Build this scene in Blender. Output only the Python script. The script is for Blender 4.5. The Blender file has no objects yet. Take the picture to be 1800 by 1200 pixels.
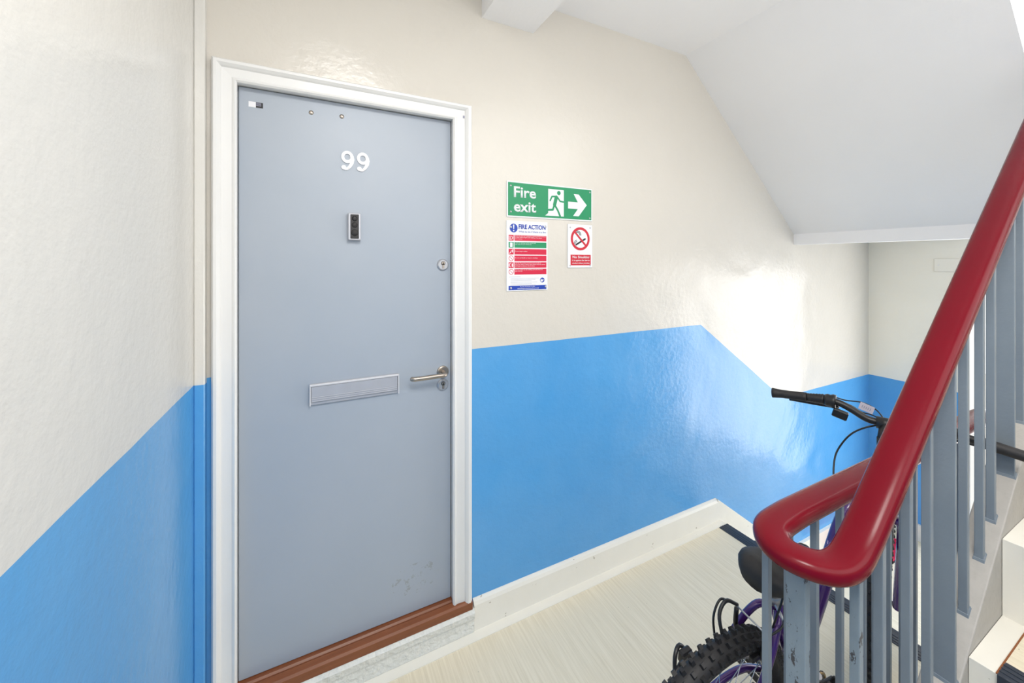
import bpy, math, random
from math import sin, cos, pi, radians as R
from mathutils import Vector as V, Matrix as M4
random.seed(7)
S = bpy.context.scene
COL = S.collection

# ------------------------------------------------------------ camera
EYE = 1.61
cam = bpy.data.cameras.new('camera')
cam.sensor_width = 36.0; cam.lens = 13.6; cam.shift_y = -140/1800; cam.clip_start = .02
co = bpy.data.objects.new('camera', cam); COL.objects.link(co)
co.location = (0, 0, EYE); co.rotation_euler = (pi/2, 0, -math.atan(.5))
S.camera = co
# ------------------------------------------------------------ world
w = bpy.data.worlds.new('world'); S.world = w; w.use_nodes = True
bg = w.node_tree.nodes['Background']
bg.inputs[0].default_value = (1, .985, .96, 1); bg.inputs[1].default_value = 1.2
# ------------------------------------------------------------ daylight at the exit and stair window, plus added front and overhead fills
def area(name, loc, direction, sx, sy, power, col=(1, .985, .96)):
    l = bpy.data.lights.new(name, 'AREA'); l.shape = 'RECTANGLE'; l.size = sx; l.size_y = sy
    l.energy = power; l.color = col
    o = bpy.data.objects.new(name, l); COL.objects.link(o); o.location = loc
    o.rotation_euler = V(direction).to_track_quat('-Z', 'Y').to_euler()
area('exit_daylight', (4.26, .265, .51), (-1, 0, 0), 1.52, 2.05, 25.5)
area('stair_window_daylight', (4.26, .25, 3.48), (-1, 0, -.15), 1.45, 1.35, 14)
area('front_fill', (1.45, -.86, 2.75), (0, 1, -.12), 3.0, 1.9, 14)  # added fill, set in the invented window behind the camera
area('overhead_fill', (.25, -.2, 2.80), (0, 0, -1), .6, .6, 22, (1, .975, .93))  # added fill panel hung below the ceiling, no lamp fitting there
S.view_settings.view_transform = 'Standard'; S.view_settings.look = 'None'
S.view_settings.exposure = 0.55; S.view_settings.gamma = 1.0
S.view_settings.use_curve_mapping = False

# ------------------------------------------------------------ materials
def lin(c):
    return tuple(((x/255)/12.92 if x/255 <= .04045 else (((x/255)+.055)/1.055)**2.4) for x in c) + (1,)
class Mat:
    def __init__(s, name, rgb=(200, 200, 200), rough=.5, metal=0, spec=.5, coat=0):
        s.m = bpy.data.materials.new(name); s.m.use_nodes = True
        s.nt = s.m.node_tree; s.b = s.nt.nodes['Principled BSDF']
        s.b.inputs['Base Color'].default_value = lin(rgb)
        s.b.inputs['Roughness'].default_value = rough
        s.b.inputs['Metallic'].default_value = metal
        s.b.inputs['Specular IOR Level'].default_value = spec
        s.b.inputs['Coat Weight'].default_value = coat
        s.b.inputs['Coat Roughness'].default_value = .12
        g = s.nt.nodes.new('ShaderNodeNewGeometry'); s.pos = g.outputs['Position']
        s.last = None
    def link(s, a, b): s.nt.links.new(a, b)
    def val(s, x): return x
    def math(s, op, a, b=None, c=None, clamp=False):
        n = s.nt.nodes.new('ShaderNodeMath'); n.operation = op; n.use_clamp = clamp
        for i, v in enumerate((a, b, c)):
            if v is None: continue
            if isinstance(v, (int, float)): n.inputs[i].default_value = v
            else: s.link(v, n.inputs[i])
        return n.outputs[0]
    def xyz(s):
        n = s.nt.nodes.new('ShaderNodeSeparateXYZ'); s.link(s.pos, n.inputs[0]); return n.outputs
    def coord(s, scale=(1, 1, 1)):
        n = s.nt.nodes.new('ShaderNodeMapping'); s.link(s.pos, n.inputs[0]); n.inputs['Scale'].default_value = scale
        return n.outputs[0]
    def noise(s, scale, detail=4, stretch=(1, 1, 1), rough=.5, dist=0):
        n = s.nt.nodes.new('ShaderNodeTexNoise'); s.link(s.coord(stretch), n.inputs['Vector'])
        n.inputs['Scale'].default_value = scale; n.inputs['Detail'].default_value = detail
        n.inputs['Roughness'].default_value = rough; n.inputs['Distortion'].default_value = dist
        return n.outputs[0]
    def ramp(s, f, stops):
        n = s.nt.nodes.new('ShaderNodeValToRGB'); s.link(f, n.inputs[0])
        e = n.color_ramp.elements
        while len(e) < len(stops): e.new(.5)
        for i, (p, c) in enumerate(stops):
            e[i].position = p; e[i].color = lin(c) if len(c) == 3 else c
        return n.outputs[0]
    def mix(s, f, a, b):
        n = s.nt.nodes.new('ShaderNodeMix'); n.data_type = 'RGBA'
        for i, v in ((0, f), (6, a), (7, b)):
            if isinstance(v, (int, float)): n.inputs[i].default_value = v
            elif isinstance(v, tuple): n.inputs[i].default_value = lin(v) if len(v) == 3 else v
            else: s.link(v, n.inputs[i])
        return n.outputs[2]
    def base(s, c): s.link(c, s.b.inputs['Base Color']); return s
    def bump(s, f, strength=.3, dist=.01):
        n = s.nt.nodes.new('ShaderNodeBump'); n.inputs['Strength'].default_value = strength
        n.inputs['Distance'].default_value = dist; s.link(f, n.inputs['Height'])
        if s.last: s.link(s.last, n.inputs['Normal'])
        s.last = n.outputs[0]; s.link(s.last, s.b.inputs['Normal']); return s

CREAM = (213, 208, 199); BLUE = (78, 158, 216)
def wall_paint(name, kind, cream=CREAM):
    m = Mat(name, cream, .42, spec=.5)
    x, y, z = m.xyz()
    if kind == 'back':
        f = m.math('MAXIMUM', m.math('MINIMUM', m.math('SUBTRACT', 1.226, m.math('MULTIPLY', m.math('SUBTRACT', x, 2.09), .68)), 1.226), .647)
    elif kind == 'low':
        f = m.math('ADD', .647, 0.0)
    else:
        f = m.math('ADD', 1.212, 0.0)
    wob = m.math('MULTIPLY', m.math('SUBTRACT', m.noise(5, 2), .5), .006)
    f = m.math('ADD', f, wob)
    band = m.math('LESS_THAN', z, f)
    n1 = m.noise(1.3, 5, rough=.6); n2 = m.noise(7, 4)
    cr = m.mix(n1, tuple(c-4 for c in cream), tuple(min(255, c+5) for c in cream))
    bl = m.mix(n1, (66, 150, 216), (96, 168, 223))
    bl = m.mix(m.math('MULTIPLY', n2, .25), bl, (128, 178, 222))
    m.base(m.mix(band, cr, bl))
    rg = m.math('ADD', m.math('MULTIPLY', n2, .14), .15)
    m.link(rg, m.b.inputs['Roughness'])
    m.bump(m.noise(2.3, 1.5, dist=.5), .3 if kind == 'left' else .8, .022)
    m.bump(m.noise(38, 4), .35, .004)
    m.bump(m.noise(130, 2), .15, .002)
    return m.m
M_back = wall_paint('wall paint door side', 'back')
M_left = wall_paint('wall paint left side', 'left', (219, 217, 212))
M_low = wall_paint('wall paint exit side', 'low', (240, 237, 226))  # same cream made lighter to offset the weak light on this wall
m = Mat('ceiling paint', (232, 233, 235), .7)
m.base(m.mix(m.noise(2, 4), (240, 240, 242), (248, 248, 249))); m.bump(m.noise(9, 4, (1, .35, 1)), .35, .01); m.bump(m.noise(60, 3), .2, .003)
M_ceil = m.m
m = Mat('white gloss', (238, 238, 236), .3); m.base(m.mix(m.noise(4, 4), (226, 226, 225), (234, 234, 233))); m.bump(m.noise(30, 3), .08, .002)
M_gloss = m.m
m = Mat('painted skirting', (226, 224, 214), .35)
n = m.noise(26, 6, rough=.7); n2 = m.noise(3.2, 4)
chip = m.math('MULTIPLY', m.math('GREATER_THAN', n, .665), m.math('GREATER_THAN', n2, .5))
m.base(m.mix(chip, m.mix(m.noise(5, 4), (234, 231, 221), (243, 240, 231)), (158, 148, 128))); m.bump(m.noise(22, 4), .3, .004)
M_skirt = m.m
m = Mat('rough painted concrete', (222, 222, 216), .6)
n = m.noise(34, 7, rough=.75)
m.base(m.mix(m.math('GREATER_THAN', n, .68), m.mix(m.noise(8, 4), (222, 223, 217), (238, 238, 232)), (130, 126, 118)))
m.bump(m.noise(45, 5), .9, .012); M_conc = m.m
m = Mat('cream vinyl floor', (205, 197, 180), .45)
n = m.noise(1, 6, (110, 3.5, 30), rough=.65); n2 = m.noise(2, 3); n3 = m.noise(90, 2)
c = m.mix(m.ramp(n, [(.3, (0, 0, 0)), (.72, (255, 255, 255))]), (219, 207, 180), (244, 234, 211))
c = m.mix(m.math('MULTIPLY', n2, .35), c, (228, 221, 203))
c = m.mix(m.math('GREATER_THAN', n3, .775), c, (120, 110, 96))
m.base(c); m.bump(n, .08, .002); M_vinyl = m.m
m = Mat('grey steel paint', (134, 146, 156), .42)
n = m.noise(28, 6, rough=.7); n2 = m.noise(5, 4)
m.base(m.mix(m.noise(10, 4), (118, 129, 140), (132, 143, 152))); m.bump(m.noise(120, 3), .25, .002); M_steel = m.m
m = Mat('worn grey steel paint', (134, 146, 156), .45)
n = m.noise(1, 6, (45, 45, 20), rough=.75)
m.base(m.mix(m.math('GREATER_THAN', n, .600), m.mix(m.noise(14, 4), (120, 134, 144), (142, 154, 161)), (66, 64, 66))); m.bump(n, .5, .003); M_worn = m.m
m = Mat('string concrete paint', (176, 172, 166), .6)
m.base(m.mix(m.noise(18, 5, rough=.7), (160, 157, 152), (188, 184, 178))); m.bump(m.noise(70, 4), .35, .004); M_string = m.m
m = Mat('red handrail', (128, 10, 30), .24, spec=.2, coat=.05)
m.base(m.mix(m.noise(7, 4), (100, 4, 22), (111, 6, 25))); m.bump(m.noise(14, 2), .05, .004); M_red = m.m
m = Mat('door leaf paint', (172, 181, 193), .38, metal=0)
n = m.noise(2.2, 5, rough=.6)
c = m.mix(n, (158, 169, 183), (172, 179, 189))
x, y, z = m.xyz()
d = m.math('SQRT', m.math('ADD', m.math('POWER', m.math('SUBTRACT', x, .36), 2), m.math('POWER', m.math('MULTIPLY', m.math('SUBTRACT', z, .29), 1.6), 2)))
smear = m.math('MULTIPLY', m.math('LESS_THAN', d, .10), m.math('GREATER_THAN', m.noise(32, 6, rough=.75), .57))
c = m.mix(m.math('MULTIPLY', smear, .35), c, (120, 118, 100))
m.base(c); m.bump(m.noise(60, 3, (1, 1, .2)), .06, .002); M_leaf = m.m
m = Mat('hardwood sill', (120, 62, 34), .4)
n = m.noise(1, 6, (5, 90, 60), rough=.65)
m.base(m.mix(n, (104, 54, 28), (152, 90, 54))); m.bump(n, .15, .002); M_wood = m.m
def plain(name, rgb, rough=.5, metal=0, bump=0, coat=0, var=5, spec=.5):
    m = Mat(name, rgb, rough, metal, spec, coat)
    m.base(m.mix(m.noise(25, 3), tuple(max(0, c-var) for c in rgb), tuple(min(255, c+var) for c in rgb)))
    if bump: m.bump(m.noise(90, 3), bump, .002)
    return m.m
M_chrome = plain('satin chrome', (190, 192, 198), .35, .65)
M_nickel = plain('brushed nickel', (178, 168, 158), .35, 1)
M_alu = plain('anodised aluminium', (186, 188, 196), .42, .35)
M_white = plain('white plastic', (236, 236, 240), .35)
M_board = plain('white sign board', (232, 234, 238), .4)
M_green = plain('sign green', (20, 140, 92), .4, var=3)
M_sred = plain('sign red', (206, 24, 64), .4, var=3)
M_sred2 = plain('prohibition red', (200, 30, 52), .4, var=3)
M_sblue = plain('sign blue', (20, 62, 168), .4, var=3)
M_ink = plain('dark ink', (30, 30, 36), .5, var=2)
M_greyink = plain('grey ink', (150, 152, 170), .5, var=2)
M_black = plain('black plastic', (26, 26, 29), .4, bump=.1, var=3)
M_dark = plain('black rubber', (32, 31, 33), .6, bump=.3, var=4)
M_strip = plain('dark nosing strip', (40, 48, 62), .45, bump=.15)
M_purple = plain('purple bicycle paint', (74, 34, 112), .22, .2, coat=.7, var=6)
m = Mat('floral purple paint', (74, 34, 112), .25, coat=.7)
n = m.noise(60, 4, rough=.7)
m.base(m.mix(m.math('GREATER_THAN', n, .60), (78, 38, 116), (222, 190, 214))); M_floral = m.m
M_rim = plain('polished rim', (190, 190, 196), .2, 1)
M_brass = plain('chain steel', (150, 120, 70), .35, .9)
M_mat = plain('crimson mat', (184, 16, 62), .85, bump=.5)
M_pave = plain('outdoor paving', (226, 222, 214), .8, bump=.3)
M_rust = plain('rusty edge', (142, 84, 44), .8, bump=.3, var=20)
M_vinyl2 = M_vinyl

# ------------------------------------------------------------ mesh builder
class MB:
    def __init__(s): s.v = []; s.f = []; s.sm = []; s.j = 0
    def add(s, vs, fs, smooth=False, mat=None):
        o = len(s.v)
        s.v += [tuple((mat @ V(p)) if mat else p) for p in vs]
        s.f += [tuple(i+o for i in f) for f in fs]; s.sm += [smooth]*len(fs)
        return s
    def box(s, x0, x1, y0, y1, z0, z1, b=0, mat=None):
        if b <= 0:
            vs = [(x, y, z) for x in (x0, x1) for y in (y0, y1) for z in (z0, z1)]
            return s.add(vs, [(0, 1, 3, 2), (4, 6, 7, 5), (0, 4, 5, 1), (2, 3, 7, 6), (0, 2, 6, 4), (1, 5, 7, 3)], mat=mat)
        # chamfered box: 24 vertices
        c = V(((x0+x1)/2, (y0+y1)/2, (z0+z1)/2)); h = V(((x1-x0)/2, (y1-y0)/2, (z1-z0)/2))
        vs = []; idx = {}
        for sx in (-1, 1):
            for sy in (-1, 1):
                for sz in (-1, 1):
                    for a in range(3):
                        p = [sx*h.x, sy*h.y, sz*h.z]
                        for k in range(3):
                            if k != a: p[k] -= (sx, sy, sz)[k]*b
                        idx[(sx, sy, sz, a)] = len(vs); vs.append(tuple(c+V(p)))
        fs = []
        for a in range(3):
            o = [k for k in range(3) if k != a]
            for sg in (-1, 1):
                q = []
                for (p1, p2) in ((-1, -1), (1, -1), (1, 1), (-1, 1)):
                    k = [0, 0, 0]; k[a] = sg; k[o[0]] = p1; k[o[1]] = p2
                    q.append(idx[(k[0], k[1], k[2], a)])
                fs.append(tuple(q))
        for a in range(3):
            o = [k for k in range(3) if k != a]
            for p1 in (-1, 1):
                for p2 in (-1, 1):
                    q = []
                    for (sg, ax) in ((-1, o[0]), (1, o[0]), (1, o[1]), (-1, o[1])):
                        k = [0, 0, 0]; k[a] = sg; k[o[0]] = p1; k[o[1]] = p2
                        q.append(idx[(k[0], k[1], k[2], ax)])
                    fs.append(tuple(q))
        for sx in (-1, 1):
            for sy in (-1, 1):
                for sz in (-1, 1):
                    fs.append(tuple(idx[(sx, sy, sz, a)] for a in range(3)))
        return s.add(vs, fs, mat=mat)
    def prism(s, poly, a0, a1, plane='xz', mat=None, smooth=False):
        n = len(poly)
        if plane == 'xz' and abs(a1-a0) < .006:
            a0 = a0-s.j*1.5e-5; s.j += 1
        def P(p, a):
            return {'xz': (p[0], a, p[1]), 'yz': (a, p[0], p[1]), 'xy': (p[0], p[1], a)}[plane]
        vs = [P(p, a0) for p in poly] + [P(p, a1) for p in poly]
        s.add(vs, [tuple(range(n)), tuple(range(2*n-1, n-1, -1))], mat=mat)
        return s.add(vs, [(i, (i+1) % n, (i+1) % n+n, i+n) for i in range(n)], smooth, mat=mat)
    def sweep(s, pts, prof, up=(0, 0, 1), closed=False, caps=True, smooth=True, scl=None, mat=None):
        pts = [V(p) for p in pts]; n = len(pts); k = len(prof); vs = []
        up = V(up)
        for i, p in enumerate(pts):
            if closed: t = pts[(i+1) % n]-pts[i-1]
            else: t = pts[min(i+1, n-1)]-pts[max(i-1, 0)]
            t.normalize()
            side = t.cross(up)
            if side.length < 1e-4: side = t.cross(V((1, 0, 0)))
            side.normalize(); u2 = side.cross(t).normalized()
            q = scl[i] if scl else 1
            for a, b in prof: vs.append(tuple(p+side*a*q+u2*b*q))
        fs = []
        for i in range(n if closed else n-1):
            j = (i+1) % n
            for a in range(k):
                b = (a+1) % k
                fs.append((i*k+a, i*k+b, j*k+b, j*k+a))
        s.add(vs, fs, smooth, mat)
        if caps and not closed:
            s.add(vs[:k], [tuple(range(k))[::-1]], mat=mat); s.add(vs[-k:], [tuple(range(k))], mat=mat)
        return s
    def tube(s, pts, r, n=10, up=None, mat=None, scl=None, closed=False):
        # parallel transported frame
        pts = [V(p) for p in pts]; m = len(pts); vs = []
        t0 = (pts[1]-pts[0]).normalized()
        a = t0.orthogonal().normalized()
        rr = r if isinstance(r, (list, tuple)) else [r]*m
        for i, p in enumerate(pts):
            if closed: t = (pts[(i+1) % m]-pts[i-1]).normalized()
            else: t = (pts[min(i+1, m-1)]-pts[max(i-1, 0)]).normalized()
            a = (a-t*a.dot(t)).normalized(); b = t.cross(a)
            for q in range(n):
                g = 2*pi*q/n; vs.append(tuple(p+(a*cos(g)+b*sin(g))*rr[i]))
        fs = []
        for i in range(m if closed else m-1):
            j = (i+1) % m
            for q in range(n): fs.append((i*n+q, i*n+(q+1) % n, j*n+(q+1) % n, j*n+q))
        s.add(vs, fs, True, mat)
        if not closed:
            s.add(vs[:n], [tuple(range(n))[::-1]], mat=mat); s.add(vs[-n:], [tuple(range(n))], mat=mat)
        return s
    def lathe(s, prof, n=24, mat=None, smooth=True, cap=True):
        # prof (radius, along y); axis = y
        k = len(prof); vs = []
        for i in range(n):
            g = 2*pi*i/n
            for r, y in prof: vs.append((r*cos(g), y, r*sin(g)))
        fs = []
        for i in range(n):
            j = (i+1) % n
            for a in range(k-1): fs.append((i*k+a, i*k+a+1, j*k+a+1, j*k+a))
        s.add(vs, fs, smooth, mat)
        for e in (0, k-1):
            if cap and prof[e][0] > 1e-5: s.add([vs[i*k+e] for i in range(n)], [tuple(range(n))], mat=mat)
        return s
    def disc(s, cx, cz, r, y0, y1, n=24, mat=None):
        return s.prism([(cx+r*cos(2*pi*i/n), cz+r*sin(2*pi*i/n)) for i in range(n)], y0, y1, mat=mat)
    def ring(s, cx, cz, r0, r1, y0, y1, n=36, ex=1.0):
        y0 -= s.j*1.5e-5; s.j += 1; vs = []
        for i in range(n):
            a = 2*pi*i/n
            for r_, y in ((r0, y0), (r1, y0), (r1, y1), (r0, y1)): vs.append((cx+r_*cos(a), y, cz+(r_*ex if ex != 1 else r_)*sin(a)))
        return s.add(vs, [(i*4+k, i*4+(k+1) % 4, ((i+1) % n)*4+(k+1) % 4, ((i+1) % n)*4+k) for i in range(n) for k in range(4)])
    def stroke(s, pts, wd, y0, y1):
        for (a, b) in zip(pts[:-1], pts[1:]):
            dx, dz = b[0]-a[0], b[1]-a[1]; L = math.hypot(dx, dz); nx, nz = -dz/L*wd/2, dx/L*wd/2
            s.prism([(a[0]+nx, a[1]+nz), (a[0]-nx, a[1]-nz), (b[0]-nx, b[1]-nz), (b[0]+nx, b[1]+nz)], y0, y1)
        for p in pts: s.disc(p[0], p[1], wd/2, y0, y1, 10)
        return s
    def build(s, name, mat, parent=None, label=None, kind=None):
        me = bpy.data.meshes.new(name); me.from_pydata(s.v, [], s.f); me.validate()
        import bmesh
        bm = bmesh.new(); bm.from_mesh(me)
        if len(bm.faces) == len(s.sm):
            for f, k in zip(bm.faces, s.sm): f.smooth = k
        bmesh.ops.remove_doubles(bm, verts=bm.verts, dist=1e-6)
        bmesh.ops.recalc_face_normals(bm, faces=bm.faces)
        bm.to_mesh(me); bm.free()
        me.materials.append(mat)
        o = bpy.data.objects.new(name, me); COL.objects.link(o)
        if parent is not None: o.parent = parent
        if label: o['label'] = label
        if kind: o['kind'] = kind
        return o
def thing(name, label, cat, loc=(0, 0, 0), rot=(0, 0, 0), group=None, kind=None):
    o = bpy.data.objects.new(name, None); COL.objects.link(o); o.location = loc; o.rotation_euler = rot
    o.empty_display_size = .05
    if label: o['label'] = label
    if cat: o['category'] = cat
    if group: o['group'] = group
    if kind: o['kind'] = kind
    return o
def struct(name, mb, mat, label=None):
    o = mb.build(name, mat, kind='structure')
    if label: o['label'] = label
    return o
def text(name, body, x, z, size, y, mat, parent, width=None, depth=.0004, bold=0, align='LEFT', label=None, thick_parent=None):
    c = bpy.data.curves.new(name, 'FONT'); c.body = body; c.size = 1; c.extrude = 0; c.offset = bold; c.resolution_u = 3
    t = bpy.data.objects.new('tmp', c); COL.objects.link(t)
    bpy.context.view_layer.update()
    me = bpy.data.meshes.new_from_object(t.evaluated_get(bpy.context.evaluated_depsgraph_get()))
    bpy.data.objects.remove(t)
    xs = [v.co.x for v in me.vertices]; ys = [v.co.y for v in me.vertices]
    sx = size
    if width: sx = width/(max(xs)-min(xs))
    x0 = min(xs)
    sz = size/.72
    if not width: sx = sz
    off = {'LEFT': 0, 'CENTER': -(max(xs)-min(xs))*sx/2}[align]
    for v in me.vertices: v.co = ((v.co.x-x0)*sx+x+off, y, v.co.y*sz+z)
    me.name = name; me.materials.append(mat)
    import bmesh
    bm = bmesh.new(); bm.from_mesh(me)
    r = bmesh.ops.extrude_face_region(bm, geom=bm.faces[:])
    bmesh.ops.translate(bm, verts=[g for g in r['geom'] if isinstance(g, bmesh.types.BMVert)], vec=(0, -depth, 0))
    bmesh.ops.recalc_face_normals(bm, faces=bm.faces)
    bm.to_mesh(me); bm.free()
    o = bpy.data.objects.new(name, me); COL.objects.link(o); o.parent = parent
    if label: o['label'] = label
    return o
def arc(c, r, a0, a1, n, plane='xy', third=0):
    out = []
    for i in range(n+1):
        a = a0+(a1-a0)*i/n
        p = (c[0]+r*cos(a), c[1]+r*sin(a))
        out.append({'xy': (p[0], p[1], third), 'xz': (p[0], third, p[1]), 'yz': (third, p[0], p[1])}[plane])
    return out
def smooth_path(pts, n=6):
    pts = [V(p) for p in pts]; out = []
    P = [2*pts[0]-pts[1]]+pts+[2*pts[-1]-pts[-2]]
    for i in range(1, len(P)-2):
        for k in range(n):
            t = k/n
            out.append(.5*((2*P[i])+(-P[i-1]+P[i+1])*t+(2*P[i-1]-5*P[i]+4*P[i+1]-P[i+2])*t*t+(-P[i-1]+3*P[i]-3*P[i+1]+P[i+2])*t**3))
    out.append(pts[-1]); return out

# ============================================================ SETTING
DW = 1.60            # door wall plane
LX = -.36            # left wall plane
FX = 4.22            # exit wall plane
FY = -.78            # wall behind the camera
LOW = -.579          # half landing level
CZ = 2.84
# --- wall with the flat door
b = MB()
b.box(LX, -.262, DW, 1.80, 0, 4.6)
b.box(-.262, .527, DW, 1.80, 2.235, 4.6)
b.box(.527, 2.23, DW, 1.80, 0, 4.6)
b.box(2.23, FX, DW, 1.80, LOW, 4.6)
b.box(-.262, .527, 1.68, 1.80, 0, 2.235)
struct('wall_back', b, M_back)
# --- left wall
struct('wall_left', MB().box(LX-.2, LX, FY, 1.80, 0, 4.6), M_left)
# --- painted boxing in the corner
struct('trim_1', MB().box(LX, -.331, 1.571, DW, 0, 4.4, .003), M_left)
# --- exit wall with doorway and stair window
def wall_x(y_op, z_ops, name):
    b = MB(); y0, y1 = y_op
    b.box(FX, FX+.2, FY, y0, LOW, 4.6); b.box(FX, FX+.2, y1, 1.80, LOW, 4.6)
    z = LOW
    for (a, c) in z_ops:
        if a > z: b.box(FX, FX+.2, y0, y1, z, a)
        z = c
    b.box(FX, FX+.2, y0, y1, z, 4.6)
    struct(name, b, M_low)
wall_x((-.55, 1.075), [(LOW, 1.60), (2.75, 4.25)], 'wall_right')
# --- wall behind the camera, unseen window added over the rising flight for more light
b = MB()
b.box(LX-.2, -.2, FY-.2, FY, 0, 4.6); b.box(-.2, 3.1, FY-.2, FY, LOW, 1.7); b.box(-.2, 3.1, FY-.2, FY, 3.8, 4.6)
b.box(3.1, FX+.2, FY-.2, FY, LOW, 4.6)
struct('wall_front', b, M_left)
def window(name, mk, mullions):
    o = thing(name, None, None, kind='structure')
    for poly in mk: poly.build('window_frame', M_gloss, o)
    for q in mullions: q.build('glazing_bar', M_gloss, o)
    return o
yb0, yb1 = FY-.12, FY-.06
window('added_window', [MB().box(-.2, 3.1, yb0, yb1, 1.7, 1.76).box(-.2, 3.1, yb0, yb1, 3.74, 3.8).box(-.2, -.14, yb0, yb1, 1.76, 3.74).box(3.04, 3.1, yb0, yb1, 1.76, 3.74)],
       [MB().box(x-.02, x+.02, yb0, yb1, 1.76, 3.74) for x in (.9, 2.0)])
window('window_2', [MB().box(FX+.06, FX+.12, -.55, 1.075, 2.75, 2.80).box(FX+.06, FX+.12, -.55, 1.075, 4.2, 4.25).box(FX+.06, FX+.12, -.55, -.5, 2.8, 4.2).box(FX+.06, FX+.12, 1.025, 1.075, 2.8, 4.2)],
       [MB().box(FX+.06, FX+.12, .23, .27, 2.8, 4.2)])
# --- exit doorway lining
d2 = thing('door_2', None, None, kind='structure')
MB().box(FX-.012, FX+.2, 1.045, 1.075, LOW, 1.60, .003).box(FX-.012, FX+.2, -.55, -.505, LOW, 1.60, .003).box(FX-.012, FX+.2, -.505, 1.045, 1.555, 1.60, .003).build('door_frame', M_gloss, d2)
# --- ceilings: landing slab above, downstand beam, raking soffit, half landing slab
b = MB(); b.box(LX, 1.957, .45, DW, CZ, 3.02); b.box(LX, .91, FY, .45, CZ, 3.02)
struct('ceiling', b, M_ceil)
b = MB(); b.prism([(.65, CZ), (.65, 2.695), (.912, 2.695), (1.02, CZ)], FY, DW)
struct('trim_2', b, M_ceil)
b = MB()
b.prism([(1.957, CZ), (3.09, 1.81), (3.09, 1.90), (2.0, 3.02), (1.957, 3.02)], .45, DW)
struct('ceiling.001', b, M_ceil)
b = MB(); b.box(3.17, FX, FY, DW, 1.80, 1.90); b.box(3.09, 3.17, FY, DW, 1.734, 1.90)
struct('ceiling.002', b, M_ceil)
struct('ceiling.003', MB().box(LX-.2, FX+.2, FY-.2, 1.80, 4.6, 4.7), M_ceil)
# --- floors
b = MB(); b.box(LX, 2.17, .43, 1.535, -.15, 0); b.box(LX, .93, FY, .43, -.15, 0); b.box(2.17, 2.24, .43, 1.535, -.15, -.004)
struct('floor', b, M_vinyl)
b = MB(); b.box(LX, 2.24, 1.535, DW, -.15, .003)
struct('trim_3', b, M_skirt)
b = MB(); b.box(2.79, FX+.2, FY, DW, LOW-.15, LOW)
struct('floor.001', b, M_vinyl)
struct('floor.002', MB().box(.93, 2.79, FY, .43, LOW-.15, LOW), M_vinyl)
struct('paving', MB().box(FX+.2, 12, -6, 6, LOW-.25, LOW-.06), M_pave)
# --- skirting
b = MB()
pr = [(DW, .003), (DW-.021, .003), (DW-.021, .112), (DW-.015, .124), (DW-.004, .131), (DW, .131)]
b.prism(pr, .606, 2.224, 'yz')
struct('baseboard_back', b, M_skirt)
b = MB()
sl = .74
xe = 2.224+(.131-(LOW+.131))/sl
b.prism([(2.224, .131), (2.224, -.16), (2.26, -.20), (xe, LOW), (xe+.02, LOW), (xe, LOW+.131)], DW-.021, DW)
b.box(xe, FX, DW-.021, DW, LOW, LOW+.131)
struct('trim_4', b, M_skirt)
b = MB(); b.box(FX-.02, FX, 1.08, DW-.021, LOW, LOW+.131, .003)
struct('baseboard_right', b, M_skirt)
struct('baseboard_left', MB().box(LX, LX+.02, FY, 1.571, 0, .131, .003), M_skirt)

# --- flat door
d = thing('door_1', None, None, (0, 0, 0), kind='structure')
LY = 1.625
MB().box(-.249, .5145, LY, LY+.044, .152, 2.220, .0025).build('door_leaf', M_leaf, d)
# lining + stop
b = MB()
b.box(-.262, -.2515, DW-.012, 1.68, .15, 2.235).box(.517, .527, DW-.012, 1.68, .15, 2.235).box(-.2515, .517, DW-.012, 1.68, 2.2225, 2.235)
b.build('door_lining', M_gloss, d)
# architrave swept with mitres
prof = [(0, 0), (0, .012), (.006, .018), (.012, .016), (.016, .013), (.048, .015), (.052, .022), (.060, .030), (.070, .030), (.077, .022), (.079, 0)]
xi0, xi1, zi, zb = -.2475, .513, 2.2185, .142
def arch():
    b = MB(); rings = []
    for kk, (px, pz, dx, dz) in enumerate(((xi0, zb, -1, 0), (xi0, zi, -1, 1), (xi1, zi, 1, 1), (xi1, zb, 1, 0))):
        wl = .88 if kk < 2 else 1.06
        rings.append([(px+dx*a*wl, DW-h, pz+dz*a*.88) for a, h in prof])
    k = len(prof)
    vs = sum(rings, [])
    fs = [(i*k+a, i*k+(a+1) % k, (i+1)*k+(a+1) % k, (i+1)*k+a) for i in range(3) for a in range(k)]
    b.add(vs, fs); b.add(rings[0], [tuple(range(k))]); b.add(rings[3], [tuple(range(k))])
    return b
arch().build('architrave', M_gloss, d)
# hardwood sill and concrete step under it
b = MB(); b.prism([(1.68, .151), (1.612, .151), (1.606, .146), (1.603, .146), (1.598, .149), (1.578, .145), (1.572, .138), (1.572, .108), (1.68, .104)], -.262, .527, 'yz')
b.prism([(1.5995, .1475), (1.578, .144), (1.572, .138), (1.572, .108), (1.5995, .108)], .527, .596, 'yz')
b.prism([(1.5995, .1475), (1.578, .144), (1.572, .138), (1.572, .108), (1.5995, .108)], -.318, -.262, 'yz')
b.build('door_sill', M_wood, d)
b = MB(); b.prism([(DW, .107), (1.574, .107), (1.562, .096), (1.566, .070), (1.574, .062), (1.576, .004), (DW, .004)], LX+.03, .604, 'yz')
b.build('door_step', M_conc, d)
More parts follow.
